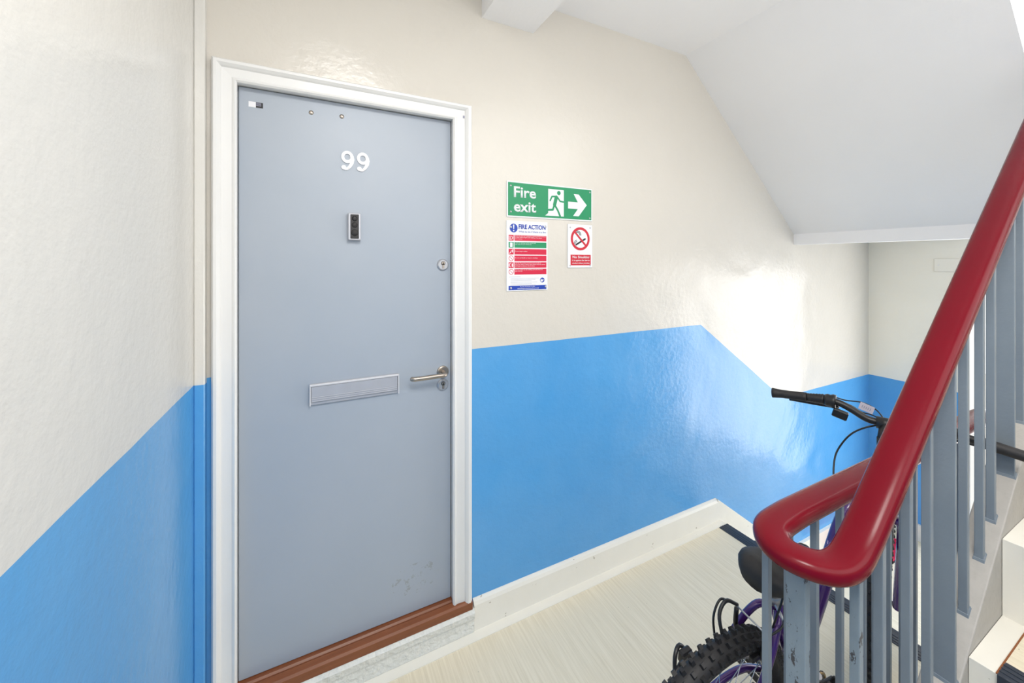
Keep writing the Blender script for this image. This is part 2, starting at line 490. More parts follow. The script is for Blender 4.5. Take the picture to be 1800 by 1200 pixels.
# label stickers
b = MB().box(-.2195, -.198, LY-.0006, LY, 2.154, 2.173); b.build('sticker', M_white, d)
b = MB().box(-.198, -.1765, LY-.0006, LY, 2.154, 2.173); st = b.build('sticker', M_ink, d, 'dark printed half of a small label')
b = MB()
for i in range(4): b.box(-.1975, -.182, LY-.0009, LY-.0006, 2.1605+i*.003, 2.162+i*.003)
b.build('print', M_greyink, st)
b = MB().box(.556, .566, DW-.0152, DW-.0135, 2.228, 2.240); o = b.build('tag', M_greyink, d, 'tiny grey number tag on door casing')
# closed screws
for x, z in ((-.0246, 2.166), (.080, 2.169)):
    T = M4.Translation((x, LY, z))
    MB().lathe([(0, -.004), (.004, -.004), (.0075, -.002), (.0085, 0)], 18, T).build('screw', M_nickel, d)
# numerals
def numeral(x):
    b = MB(); w_, h = .050, .078; z0 = 1.960
    y0, y1 = LY-.005, LY
    cx, cz, = x+w_*.46, z0+h*.70
    b.ring(cx, cz, .0110, .0215, y0, y1, 32, 1.1)
    # curved stem, thick at the right, ending in a ball
    pts = [(cx+.0155, cz+.006, .0125), (cx+.0185, cz-.008, .0135), (cx+.016, cz-.022, .0130), (cx+.009, cz-.036, .0110), (cx-.001, cz-.046, .0090), (cx-.010, cz-.0465, .0085)]
    L = [];Rr = []
    for i, (px, pz, ww) in enumerate(pts):
        q0 = pts[max(i-1, 0)]; q1 = pts[min(i+1, len(pts)-1)]
        dx, dz = q1[0]-q0[0], q1[1]-q0[1]; l = math.hypot(dx, dz)
        L.append((px-dz/l*ww/2, pz+dx/l*ww/2)); Rr.append((px+dz/l*ww/2, pz-dx/l*ww/2))
    b.prism(L+Rr[::-1], y0, y1)
    b.disc(cx-.0125, cz-.041, .0085, y0, y1)
    o = b.build('house_number', M_chrome if False else M_white, d)
    for (sx, sz) in ((cx-.0165, cz+.002), (cx+.004, cz-.043)):
        MB().disc(sx, sz, .0018, LY-.0062, LY-.005, 10).build('screw', M_nickel, o)
numeral(.0765); numeral(.1325)
# doorbell camera
b = MB().box(.1005, .1475, LY-.024, LY, 1.693, 1.798, .003)
o = b.build('doorbell', M_alu, d, 'slim silver video doorbell with black face')
MB().box(.109, .139, LY-.026, LY-.0235, 1.699, 1.792, .0015).build('face_plate', M_black, o)
MB().lathe([(0, -.004), (.006, -.004), (.009, -.002), (.010, 0)], 20, M4.Translation((.124, LY-.026, 1.776))).build('lens', M_ink, o)
MB().lathe([(0, -.0015), (.009, -.0015), (.0105, 0)], 20, M4.Translation((.124, LY-.026, 1.751))).build('sensor', M_dark, o)
MB().lathe([(0, -.0015), (.0115, -.0015), (.013, 0)], 20, M4.Translation((.124, LY-.026, 1.722))).build('button', M_dark, o)
# lock cylinders
def lock(x, z):
    T = M4.Translation((x, LY, z))
    o = MB().lathe([(0, -.010), (.020, -.010), (.024, -.006), (.026, 0)], 32, T, smooth=False).build('lock_escutcheon', M_chrome, d)
    k = MB(); k.disc(x, z+.007, .0075, LY-.013, LY-.009, 20); k.box(x-.004, x+.004, LY-.013, LY-.009, z-.015, z+.005)
    c = k.build('cylinder', M_nickel, o)
    MB().ring(x, z+.007, .0075, .009, LY-.0115, LY-.0095, 20).build('cylinder_rim', M_ink, o)
    MB().box(x-.0012, x+.0012, LY-.0136, LY-.013, z+.003, z+.012).build('keyway', M_ink, o)
lock(.478, 1.597); lock(.478, 1.082)
T = M4.Translation((.478, LY, 1.137))
o = MB().lathe([(0, -.009), (.021, -.009), (.025, -.006), (.026, 0)], 32, T, smooth=False).build('handle_rose', M_nickel, d)
pts = [(.478, LY-.006, 1.137), (.478, LY-.035, 1.137)]+arc((.463, LY-.040), .015, 0.3, -pi/2, 7, 'xy', 1.137)+[(.44, LY-.055, 1.137), (.38, LY-.055, 1.136), (.355, LY-.054, 1.136)]+arc((.351, LY-.040), .014, -pi/2, -pi+.3, 6, 'xy', 1.136)
MB().tube(pts, .0092, 14).build('lever', M_nickel, o)
# letter plate
x0, x1, z0, z1 = -.030, .292, 1.077, 1.155
b = MB().box(x0, x1, LY-.010, LY, z0, z1, .002)
o = b.build('letter_plate', M_alu, d)
b = MB().box(x0+.006, x1-.006, LY-.016, LY-.009, z0+.012, z1-.008, .0015)
for i in range(3): b.box(x0+.006, x1-.006, LY-.0175, LY-.0155, z0+.014+i*.007, z0+.017+i*.007, .0006)
b.build('flap', M_alu, o)
b = MB().box(x0, x0+.004, LY-.019, LY-.008, z0, z1, .0008).box(x1-.004, x1, LY-.019, LY-.008, z0, z1, .0008).box(x0, x1, LY-.019, LY-.009, z1-.007, z1, .0015)
b.build('flap_surround', plain('bright aluminium', (222, 222, 226), .35, .2), o)

# ============================================================ SIGNS
def screw(parent, x, z, y, r=.0045, mat=None):
    MB().lathe([(0, -.0025), (r*.6, -.0025), (r, -.0008), (r, 0)], 14, M4.Translation((x, y, z))).build('screw', mat or M_chrome, parent)
# Fire exit sign -- local x 0..W, z 0..H, front face y = -T
def sign(name, label, x0, x1, z0, z1, T=.005):
    t = thing(name, label, 'sign', (x0, DW, z0))
    MB().box(0, x1-x0, -T, -.0002, 0, z1-z0, .001).build('board', M_board, t)
    return t, x1-x0, z1-z0, -T
t, W, H, y = sign('fire_exit_sign', 'green fire exit sign with running man and arrow, above the two smaller signs', .771, 1.259, 1.817, 1.983)
g = .006
MB().box(g, W-g, y-.0004, y, g, H-g).build('green_field', M_green, t)
y -= .0004
text('lettering', 'Fire', .036, H*.565, .050, y, M_board, t, width=.118, bold=.022)
text('lettering', 'exit', .036, H*.165, .050, y, M_board, t, width=.118, bold=.022)
b = MB().box(.222, .312, y-.0004, y, .016, H-.020)
b.prism([(.205, .016), (.223, .016), (.223, .03)], y-.0004, y)
b.build('doorway_symbol', M_board, t)
ym = y-.0004
b = MB(); fx = .22
b.disc(.283, .130, .0105, ym-.0003, ym)
b.stroke([(.268, .108), (.258, .070)], .019, ym-.0003, ym)
b.stroke([(.268, .112), (.243, .110), (.233, .090)], .008, ym-.0003, ym)
b.stroke([(.274, .110), (.290, .090), (.309, .088)], .008, ym-.0003, ym)
b.stroke([(.260, .068), (.276, .046), (.290, .018)], .010, ym-.0003, ym)
b.stroke([(.256, .068), (.248, .046), (.224, .044)], .010, ym-.0003, ym)
b.build('running_man', M_green, t)
b = MB().prism([(.338, .092), (.397, .092), (.372, .132), (.402, .132), (.452, .081), (.402, .022), (.368, .022), (.397, .058), (.338, .058)], y-.0004, y)
b.build('arrow', M_board, t)
for sx, sz in ((.020, H-.022), (.020, .024), (W-.016, H-.018), (W-.016, .016)): screw(t, sx, sz, y)
# Fire action notice
t, W, H, y = sign('fire_action_notice', 'white fire action notice with red and green instruction bars, below the fire exit sign', .770, .990, 1.475, 1.800)
text('heading', 'FIRE ACTION', .062, H-.036, .021, y, M_sblue, t, width=.146, bold=.035)
text('subheading', 'What to do if there is a fire', .062, H-.053, .0085, y, M_sblue, t, width=.148, bold=.006)
b = MB().disc(.036, H-.034, .0205, y-.0003, y, 32); b.build('mandatory_symbol', M_sblue, t)
b = MB().prism([(.0325, H-.018), (.0395, H-.018), (.0378, H-.039), (.0342, H-.039)], y-.0006, y-.0003).disc(.036, H-.046, .0032, y-.0006, y-.0003, 14)
b.build('exclamation_mark', M_board, t)
rows = [(M_sred, ['Sound the alarm by breaking the nearest call point and shout', 'to warn other people in the building of the danger', 'from the fire'], .262),
        (M_green, ['Leave the building by the nearest exit', 'and close all doors behind you'], .230),
        (M_sred, ['Do not stop to collect'], .198), (M_sred, ['Do not use the lift or return to dwelling'], .167),
        (M_sred, ['Call the fire service as soon as you are able to', 'Give the address clearly, wait outside until they arrive', 'and keep the entrance clear for them'], .136),
        (M_sred, ['Do not return to the building until told that it is', 'safe to do so'], .105)]
for i, (mt, lines, top) in enumerate(rows):
    top = H-(.325-top)-.003
    o = MB().box(.040, .213, y-.0003, y, top-.0265, top).build('instruction_bar', mt, t)
    lh = .0265/(len(lines)+.6)
    for k, s_ in enumerate(lines):
        text('line', s_, .0435, top-.0055-k*.0068-(0 if len(lines) > 1 else .007), .0036, y-.0003, M_board, o, width=min(.166, .0029*len(s_)), bold=.01, depth=.0002)
    if i in (3, 5):
        b = MB().ring(.0235, top-.013, .0105, .0128, y-.0003, y, 28).stroke([(.0155, top-.006), (.0315, top-.020)], .002, y-.0003, y)
        b.build('prohibition_symbol', mt, t)
    else:
        o = MB().box(.010, .036, y-.0003, y, top-.0265, top).build('pictogram', mt, t)
        b = MB()
        if i == 0: b.stroke([(.014, top-.005), (.014, top-.021), (.020, top-.021), (.020, top-.005)], .0022, y-.0006, y-.0003).stroke([(.026, top-.006), (.031, top-.013), (.026, top-.021)], .0025, y-.0006, y-.0003)
        elif i == 1: b.box(.017, .030, y-.0006, y-.0003, top-.024, top-.003)
        elif i == 2: b.stroke([(.014, top-.021), (.021, top-.016), (.024, top-.008)], .003, y-.0006, y-.0003).stroke([(.030, top-.005), (.029, top-.015)], .004, y-.0006, y-.0003)
        else: b.stroke([(.018, top-.005), (.014, top-.010), (.014, top-.016), (.018, top-.021)], .0038, y-.0006, y-.0003).box(.026, .032, y-.0006, y-.0003, top-.021, top-.006)
        b.build('symbol', M_board, o)
b = MB()
for i, wd in enumerate((.06, .16, .14, .12, .15, .12, .14)):
    b.box(.012 if i == 0 else .020, .012+wd, y-.0002, y, .064-i*.0062, .0652-i*.0062)
b.build('small_print', M_greyink, t)
MB().disc(.190, .048, .012, y-.0003, y, 24).build('emblem', M_sblue, t)
MB().disc(.187, .046, .006, y-.0006, y-.0003, 18).box(.190, .199, y-.0006, y-.0003, .047, .050).build('emblem_mark', M_board, t)
o = MB().box(.010, .213, y-.0003, y, .004, .024).build('footer_bar', M_sblue, t)
text('line', 'For more information on safety', .070, .0175, .0035, y-.0003, M_board, o, width=.08, depth=.0002)
text('line', 'www.fireprotectiononline.co.uk', .055, .0085, .005, y-.0003, M_board, o, width=.115, bold=.012, depth=.0002)
for sx, sz in ((.022, .014), (.209, .016), (.022, H-.030), (.208, H-.022)): screw(t, sx, sz, y-.0003, .0055)
# No smoking sign
t, W, H, y = sign('no_smoking_sign', 'small white no smoking sign with red panel, beneath the arrow of the fire exit sign', 1.108, 1.259, 1.580, 1.798)
cx, cz = W/2, H-.072
MB().box(.016, W-.010, y-.0003, y, .012, .066).build('red_panel', M_sred2, t)
text('lettering', 'No Smoking', .028, .048, .0125, y-.0003, M_board, t, width=.104, bold=.02)
text('lettering', 'It is against the law to', .026, .034, .0075, y-.0003, M_board, t, width=.108, bold=.01)
text('lettering', 'smoke in these premises', .026, .020, .0075, y-.0003, M_board, t, width=.108, bold=.01)
b = MB().stroke([(cx-.026, cz-.030), (cx+.030, cz+.000)], .009, y-.0003, y)
b.build('cigarette', M_ink, t)
for r in (.014, .021):
    MB().stroke([(cx-.018+r*cos(a), cz+.020+r*.9*sin(a)) for a in [2.6-.3*i for i in range(10)]], .0038, y-.0003, y).build('smoke_curl', M_ink, t)
for r in (.010, .017):
    MB().stroke([(cx-.020+r*cos(a), cz-.024+r*sin(a)) for a in [3.2-.3*i for i in range(6)]], .0032, y-.0003, y).build('smoke_curl', M_ink, t)
b = MB().ring(cx, cz, .0455, .0585, y-.0006, y-.0003, 48)
dx = .035
b.stroke([(cx-dx, cz+dx), (cx+dx, cz-dx)], .010, y-.0006, y-.0003)
b.build('prohibition_ring', M_sred2, t)
for sx, sz in ((.014, H-.016), (W-.014, H-.014), (.014, .012), (W-.014, .012)): screw(t, sx, sz, y-.0003, .004)
# blank cover plate on exit wall
t = thing('blank_plate', 'cream painted blank cover plate on the exit wall beneath the half landing', 'cover plate', (FX, 1.13, 1.585))
MB().box(-.008, 0, -.075, .075, -.05, .05, .003).build('plate', plain('plate cream', (238, 235, 225), .5, var=2), t)
MB().lathe([(0, -.002), (.004, -.002), (.004, 0)], 12, M4.Translation((-.008, .05, 0)) @ M4.Rotation(pi/2, 4, 'Z').inverted()).build('screw', M_white, t)

# ============================================================ STAIRS
def flight(name, label, n, x0, z0, dx, dz, y0, y1, drop, margin):
    t = thing(name, label, 'stairs', (x0, (y0+y1)/2, min(z0, z0+dz*n)))
    ox, oy, oz = t.location
    for k in range(n):
        xa = x0+dx*k; zt = z0+dz*(k+1 if dz > 0 else k)
        bottom = zt-abs(dz)-(.14 if dz > 0 else .10)
        xb = xa+dx
        b = MB()
        b.prism([(xa, zt), (xb+.0, zt), (xb, bottom+(abs(dz) if dz > 0 else 0)+.0), (xa, bottom if dz > 0 else bottom)], y0, y1)
        for i in range(len(b.v)): b.v[i] = (b.v[i][0]-ox, b.v[i][1]-oy, b.v[i][2]-oz)
        s_ = b.build('step', M_skirt, t)
        ya, yb = (y0+margin[0], y1-margin[1])
        MB().box(xa+.055-ox, xb-.01-ox, ya-oy, yb-oy, zt-oz, zt+.003-oz).build('tread_covering', M_vinyl, s_)
        nz = MB().box(xa-.006-ox, xa+.055-ox, ya-oy, yb-oy, zt-oz, zt+.005-oz, .0015).box(xa-.007-ox, xa-ox, ya-oy, yb-oy, zt-.03-oz, zt+.004-oz)
        for q in range(3): nz.box(xa+.008+q*.015-ox, xa+.012+q*.015-ox, ya-oy, yb-oy, zt+.005-oz, zt+.0062-oz)
        nz.build('nosing', M_strip, s_)
        if dz > 0:
            MB().box(xa+.0-ox, xb-.01-ox, yb-oy, yb+.0035-oy, zt-oz, zt+.002-oz).build('rust_line', M_rust, s_)
    return t
flight('staircase', 'cream concrete stairs climbing to the right behind the grey balusters', 8, .916, .030, .248, .207, FY+.004, .344, 0, (.06, .045))
flight('staircase', 'three short steps going down beyond the landing edge to the exit', 3, 2.24, 0, .275, -.193, .44, DW-.022, 0, (.05, .05)) if False else None
# lower flight: two treads below the landing edge
t = thing('staircase', 'short flight going down from the dark landing edge strip towards the exit', 'stairs', (2.24, 1.0, LOW))
for k in range(3):
    xa = 2.24+.275*(k-1); zt = -.193*k
    if k == 0:
        nz = MB().box(-.07, .003, 1.0*0-.565, .535, -LOW-.0035, -LOW+.003, .001).box(.0005, .006, -.565, .535, -LOW-.035, -LOW+.003)
        for q in range(3): nz.box(-.058+q*.016, -.053+q*.016, -.565, .535, -LOW+.003, -LOW+.0042)
        nz.build('nosing', M_strip, t)
    else:
        s_ = MB().box(xa-2.24, xa+.275-2.24, -.56, .578, 0, zt-LOW).build('step', M_skirt, t)
        MB().box(xa-2.24, xa+.21-2.24, -.52, .535, zt-LOW, zt-LOW+.003).build('tread_covering', M_vinyl, s_)
        MB().box(xa+.21-2.24, xa+.28-2.24, -.52, .535, zt-LOW, zt-LOW+.005, .0015).build('nosing', M_strip, s_)

# ============================================================ BALUSTRADE
YA, YB, RZ = .492, .370, 1.050
t = thing('balustrade', 'grey steel balustrade under a glossy red handrail that doubles back up the stairs', 'railing', (.86, .43, 0))
ox, oy, oz = t.location
def loc(mb):
    mb.v = [(a-ox, b_-oy, c-oz) for a, b_, c in mb.v]; return mb
def rail_z(x): return 1.135+.838*(x-1.022)
path = [(2.86, YA, RZ-.47), (2.70, YA, RZ-.35), (2.45, YA, RZ-.16), (2.33, YA, RZ-.07), (2.24, YA, RZ-.018), (2.15, YA, RZ), (1.9, YA, RZ), (1.5, YA, RZ), (1.2, YA, RZ), (1.0, YA, RZ), (.93, YA, RZ-.001)]
up_start = [(.862, .487, RZ-.003), (.829, .468, RZ-.006), (.819, .440, RZ-.010), (.829, .408, RZ-.012), (.858, .382, RZ-.014), (.893, .371, RZ-.006), (.935, YB, rail_z(.935)+.004), (.99, YB, rail_z(.99)), (1.1, YB, rail_z(1.1)), (1.5, YB, rail_z(1.5)), (2.0, YB, rail_z(2.0)), (2.5, YB, rail_z(2.5)), (2.9, YB, rail_z(2.9))]
pp = smooth_path(path+up_start, 6)
prof = []
w2, h2 = .0325, .0205
for i in range(24):
    a = 2*pi*i/24; e = .72
    ca, sa = cos(a), sin(a)
    prof.append((w2*math.copysign(abs(ca)**e, ca), h2*math.copysign(abs(sa)**e, sa)+(0)))
loc(MB().sweep(pp, prof)).build('handrail', M_red, t)
def bar(x, y, zt, zb_, wx, wy, name='baluster', mat=M_steel, foot=False, slope=0):
    b = MB()
    x0, x1, y0, y1 = x-wx/2, x+wx/2, y-wy/2, y+wy/2
    s0, s1 = -slope*wx/2, slope*wx/2
    vs = [(x0, y0, zb_+s0), (x1, y0, zb_+s1), (x1, y1, zb_+s1), (x0, y1, zb_+s0), (x0, y0, zt+s0), (x1, y0, zt+s1), (x1, y1, zt+s1), (x0, y1, zt+s0)]
    b.add(vs, [(0, 1, 2, 3), (4, 5, 6, 7), (0, 1, 5, 4), (1, 2, 6, 5), (2, 3, 7, 6), (3, 0, 4, 7)])
    o = loc(b).build(name, mat, t)
    if foot:
        r = .006
        q = MB(); e = .0035
        vs = [(x+sx*(wx/2+e*k2), y+sy*(wy/2+e*k2), zb_+hh+slope*sx*(wx/2+e*k2)) for (k2, hh) in ((1, -.001), (.3, .008)) for (sx, sy) in ((-1, -1), (1, -1), (1, 1), (-1, 1))]
        q.add(vs, [(0, 1, 5, 4), (1, 2, 6, 5), (2, 3, 7, 6), (3, 0, 4, 7), (4, 5, 6, 7)])
        loc(q).build('weld', mat, o)
    return o
def mod(o, wd=.0015):
    m_ = o.modifiers.new('bevel', 'BEVEL'); m_.width = wd; m_.segments = 2; m_.limit_method = 'ANGLE'
# string of the rising flight
def str_z(x): return .715+.86*(x-1.483)
xs0, xs1 = .80, 2.92
b = MB().prism([(xs0, str_z(xs0)), (xs1, str_z(xs1)), (xs1, str_z(xs1)-.30), (1.24, str_z(1.24)-.32), (1.2, .001), (xs0, .001)], .345, .408)
o = loc(b).build('string', M_string, t); mod(o, .003)
# wide posts and balusters of the rising flight
S_ = YB
for px_, wide in ((.927, 0), (1.022, 0), (1.148, 0), (1.256, 0), (1.354, 1), (1.483, 0), (1.598, 0), (1.688, 0), (1.802, 1), (1.952, 0), (2.07, 0), (2.19, 0), (2.31, 1), (2.43, 0), (2.55, 0), (2.67, 0)):
    zt = rail_z(px_)-.016
    if px_ > .9:
        o = bar(px_, S_, zt, str_z(px_)-.002, .010 if wide else .016, .040 if wide else .0165, 'post' if wide else 'baluster', M_worn if px_ < 1.0 else M_steel, foot=True, slope=.86)
        mod(o)
# newel at the turn
o = bar(.852, .434, RZ-.02, .0, .018, .036, 'newel_post', M_worn); mod(o)
# balusters of the level guard
k = 0
for px_ in (.850, .93, 1.036, 1.150, 1.265, 1.370, 1.50, 1.575, 1.69, 1.80, 1.91, 2.0, 2.13):
    wide = px_ in (1.370, 1.91)
    o = bar(px_, YA, RZ-.016, 0, .010 if wide else .0135, .040 if wide else .0135, 'post' if wide else 'baluster', M_steel, foot=False); mod(o, .001)
for i, px_ in enumerate((2.27, 2.39, 2.51, 2.63, 2.75)):
    zr = RZ-.018-.72*(px_-2.24)-.015
    o = bar(px_, YA, zr, -.193*min(3, 1+int((px_-2.24)/.275)), .0135, .0135); mod(o, .001)
o = bar(2.855, YA, RZ-.47, LOW, .03, .04, 'newel_post', M_steel); mod(o)

# ============================================================ BICYCLE
BX, BY, TH = .905, .735, .155
bike = thing('bicycle', 'purple mountain bike with knobbly tyres leaning on the balustrade of the landing', 'bicycle', (BX, BY, .0), (TH, 0, 0))
MW = M4.Translation((BX, BY, 0)) @ M4.Rotation(TH, 4, 'X'); MI = MW.inverted()
def Wl(x, y, z): return MI @ V((x, y, z))
RR = .333
def wheel(T, label=None):
    # axis along y at origin, transformed by T
    rim = MB(); pr = [(.262, -.011), (.278, -.013), (.280, -.010), (.271, -.006), (.271, .006), (.280, .010), (.278, .013), (.262, .011), (.258, 0), (.262, -.011)]
    rim.lathe(pr, 64, T, cap=False)
    r_ = rim.build('wheel', M_rim, bike)
    ty = MB(); tp = []
    for i in range(17):
        a = -2.3+4.6*i/16
        tp.append((.299+.0245*cos(a), .0265*sin(a)))
    tp = [(.274, -.012)]+tp+[(.274, .012)]
    ty.lathe(tp, 96, T, cap=False)
    # knobs
    n = 64
    for i in range(n):
        for (ang, dw, hw, ln, off) in ((-.98, 0, .0060, .0062, 0), (-.34, 0, .0062, .0058, .5), (.34, 0, .0062, .0058, 0), (.98, 0, .0060, .0062, .5), (-1.38, 0, .0035, .0075, .5), (1.38, 0, .0035, .0075, 0)):
            g = 2*pi*(i+off)/n
            q = T @ M4.Rotation(-g, 4, 'Y') @ M4.Translation((.299, 0, 0)) @ M4.Rotation(ang, 4, 'Z')
            h0, h1 = .0215, .0335 if abs(ang) < 1.2 else .029
            wv = hw; lv = ln
            vs = [(h0, -wv, -lv), (h0, wv, -lv), (h0, wv, lv), (h0, -wv, lv), (h1, -wv*.75, -lv*.75), (h1, wv*.75, -lv*.75), (h1, wv*.75, lv*.75), (h1, -wv*.75, lv*.75)]
            ty.add(vs, [(4, 5, 6, 7), (0, 1, 5, 4), (1, 2, 6, 5), (2, 3, 7, 6), (3, 0, 4, 7)], mat=q)
    ty.build('tyre', M_dark, r_)
    hb = MB().lathe([(.005, -.055), (.008, -.05), (.008, -.036), (.022, -.034), (.022, -.031), (.013, -.027), (.012, .027), (.022, .031), (.022, .034), (.008, .036), (.008, .05), (.005, .055)], 20, T)
    hb.build('hub', M_chrome, r_)
    for i in range(32):
        g = 2*pi*i/32; sd = 1 if i % 2 else -1; g2 = g+(.85 if (i//2) % 2 else -.85)
        p0 = T @ V((.021*cos(g2), sd*.032, .021*sin(g2))); p1 = T @ V((.262*cos(g), sd*.004, .262*sin(g)))
        MB().tube([p0, p1], .0011, 5).build('spoke', M_rim, r_)
    return r_
rear = wheel(M4.Translation((0, 0, RR)))
# steering
hA = V((.722, 0, 1.005)); hB = V((.790, 0, .805)); ax = (hA-hB).normalized()
ST = M4.Translation(hB) @ M4.Rotation(R(17), 4, ax) @ M4.Translation(-hB)
FA = V((1.015, 0, RR))
front = wheel(ST @ M4.Translation(FA))
# frame
fr = MB()
BB = V((.425, 0, .300)); SC = V((.205, 0, .715)); 
fr.tube([BB, SC], .0165, 14)
fr.tube([hA+ax*.005, hB-ax*.005], .021, 16)
fr.tube(smooth_path([hA-ax*.06+V((-.005, 0, 0)), (.622, 0, .915), (.540, 0, .845), (.506, 0, .745), (.495, 0, .630), (.468, 0, .515), (.437, 0, .41), (.424, 0, .31)], 5), .0200, 14)
fr.lathe([(.0, -.036), (.021, -.036), (.021, .036), (0, .036)], 18, M4.Translation(BB))
for s_ in (-1, 1):
    fr.tube(smooth_path([(.215, s_*.012, .665), (.185, s_*.030, .655), (.14, s_*.046, .585), (.06, s_*.056, .44), (.0, s_*.062, RR+.012)], 5), .0095, 10)
    fr.tube(smooth_path([(.405, s_*.022, .300), (.345, s_*.036, .340), (.22, s_*.048, .402), (.10, s_*.056, .395), (.0, s_*.062, RR)], 5), .010, 10)
    fr.box(-.02, .02, s_*.062-.003, s_*.062+.003, RR-.018, RR+.018, .001)
fr.build('frame', M_purple, bike)
b = MB().tube(smooth_path([(.575, 0, .880), (.540, 0, .845), (.506, 0, .745), (.498, 0, .665)], 5), .0205, 14)
b.build('floral_decal', M_floral, bike, 'white flower pattern band on the purple tube')
# fork
fk = MB()
fk.tube([hB-ax*.008, hB-ax*.045], .022, 16)
c0 = hB-ax*.045
for s_ in (-1, 1):
    p = [c0+V((0, s_*.0, 0)), c0+V((.0, s_*.040, -.002)), c0+V((.005, s_*.055, -.02)), V((.925, s_*.056, .55)), FA+V((-.01, s_*.056, .02)), FA+V((0, s_*.056, -.01))]
    fk.tube([ST @ q for q in smooth_path(p, 4)], .0145, 12)
fk.build('fork', M_purple, bike)
# saddle
sd_ = MB()
sx0, sx1 = .062, .310
rings = []; n = 16
for i in range(15):
    u_ = i/14; x = sx0+(sx1-sx0)*u_
    hw = (.068*math.sqrt(max(0, 1-((u_-.28)/.30)**2)) if u_ < .28 else .017+.051*math.exp(-((u_-.28)/.26)**2))
    if i == 0: hw = .030
    if i == 14: hw = .010
    zc = .812+.010*u_+.010*(1-u_)+.012*math.exp(-((u_-.1)/.15)**2)
    hh = (.030 if u_ < .4 else .030-.010*(u_-.4)/.6)*(0.6 if i in (0, 14) else 1)
    rings.append([(x, -.012+hw*math.copysign(abs(cos(2*pi*k/n))**.8, cos(2*pi*k/n)), zc+(hh*abs(sin(2*pi*k/n))**.8 if sin(2*pi*k/n) > 0 else -hh*1.1*abs(sin(2*pi*k/n)))) for k in range(n)])
vs = sum(rings, [])
fs = [(i*n+k, i*n+(k+1) % n, (i+1)*n+(k+1) % n, (i+1)*n+k) for i in range(14) for k in range(n)]
sd_.add(vs, fs, True); sd_.add(rings[0], [tuple(range(n))], True); sd_.add(rings[-1], [tuple(range(n))], True)
sdo = sd_.build('saddle', M_dark, bike)
for s_ in (-1, 1):
    MB().tube(smooth_path([(.115, s_*.030-.012, .812), (.13, s_*.026-.006, .800), (.17, s_*.022, .800), (.25, s_*.010-.008, .815)], 4), .0035, 8).build('saddle_rail', M_black, sdo)
sp = MB().tube([BB+(SC-BB)*.96, V((.152, 0, .786))], .0125, 14).box(.125, .175, -.03, .03, .782, .800, .004)
sp.build('seat_post', M_black, bike)
MB().tube([SC+V((.005, 0, -.02)), SC+V((-.005, 0, .008))], .0195, 16).tube([SC+V((-.02, -.018, -.008)), SC+V((-.03, -.045, -.02)), SC+V((-.025, -.062, -.05))], .004, 8).build('seat_clamp', M_chrome, bike)
# rear V brake with cable noodle
br = MB()
for s_ in (-1, 1):
    br.tube(smooth_path([(.130, s_*.030, .585), (.118, s_*.036, .62), (.118, s_*.040, .665)], 4), .006, 8)
    br.box(.088, .140, s_*.0285-.006, s_*.0285+.006, .592, .606, .002)
br.build('rear_brake', M_black, bike)
MB().tube(smooth_path([(.122, .042, .672), (.085, .052, .690), (.052, .045, .668), (.040, .018, .626)], 5), .0048, 8).build('brake_noodle', M_black, bike)
MB().tube(smooth_path([(.112, .058, .670), (.078, .064, .684), (.050, .058, .650), (.042, .040, .602)], 5), .0030, 8).build('brake_cable', M_black, bike)
MB().tube([(.118, -.045, .672), (.118, .045, .672)], .0022, 8).build('brake_link', M_chrome, bike)
MB().tube(smooth_path([(.122, -.044, .672), (.165, -.050, .690), (.20, -.03, .72), (.225, -.02, .76), (.25, -.005, .70)], 5), .0028, 8).build('brake_cable', M_black, bike)
MB().tube(smooth_path([(.15, .0, .80), (.175, -.032, .76), (.16, -.035, .70), (.19, -.02, .62), (.25, -.018, .52)], 5), .0028, 8).build('gear_cable', M_black, bike)
# rear reflector on an open wire bracket
rb = MB().tube(smooth_path([(.05, .058, .45), (.0, .075, .53), (-.045, .078, .585), (-.075, .066, .575), (-.082, .05, .53), (-.06, .05, .49)], 4), .0052, 8)
rb.tube(smooth_path([(.0, .075, .53), (-.03, .070, .545), (-.055, .066, .535), (-.07, .056, .51)], 4), .0045, 8)
rb.box(-.062, -.024, .052, .070, .560, .590, .004)
rb.build('reflector_bracket', M_black, bike)
# drivetrain
cr = MB().lathe([(.070, -.046), (.078, -.046), (.080, -.044), (.070, -.042), (.070, -.046)], 40, M4.Translation(BB), cap=False)
for i in range(5):
    a = 2*pi*i/5; cr.tube([BB+V((0, -.044, 0)), BB+V((.072*cos(a), -.044, .072*sin(a)))], .005, 6)
for i in range(36):
    a = 2*pi*i/36; cr.box(-.003, .003, -.0455, -.0425, .078, .085, mat=M4.Translation(BB) @ M4.Rotation(a, 4, 'Y'))
cr.build('chainring', M_black, bike)
def crank(sd, ang):
    e = BB+V((.165*cos(ang), sd*.072, .165*sin(ang)))
    c = MB().tube([BB+V((0, sd*.050, 0)), BB+V((.02*cos(ang), sd*.058, .02*sin(ang))), e], [.014, .012, .010], 10)
    co_ = c.build('crank', M_chrome, bike)
    p = MB(); P0 = e+V((0, sd*.060, 0))
    T = M4.Translation(P0) @ M4.Rotation(.25, 4, 'Y')
    p.box(-.045, -.037, -.042, .042, -.011, .011, .002, mat=T).box(.037, .045, -.042, .042, -.011, .011, .002, mat=T)
    p.box(-.037, .037, -.045, -.038, -.010, .010, .002, mat=T).box(-.037, .037, .038, .045, -.010, .010, .002, mat=T)
    p.box(-.010, .010, -.042, .042, -.007, .007, .002, mat=T)
    for q in range(4):
        for s2 in (-1, 1): p.box(s2*.041-.003, s2*.041+.003, -.036+q*.022, -.030+q*.022, .011, .016, mat=T)
    p.build('pedal', M_black, co_)
crank(-1, R(112)); crank(1, R(112+180))
ch = MB(); 
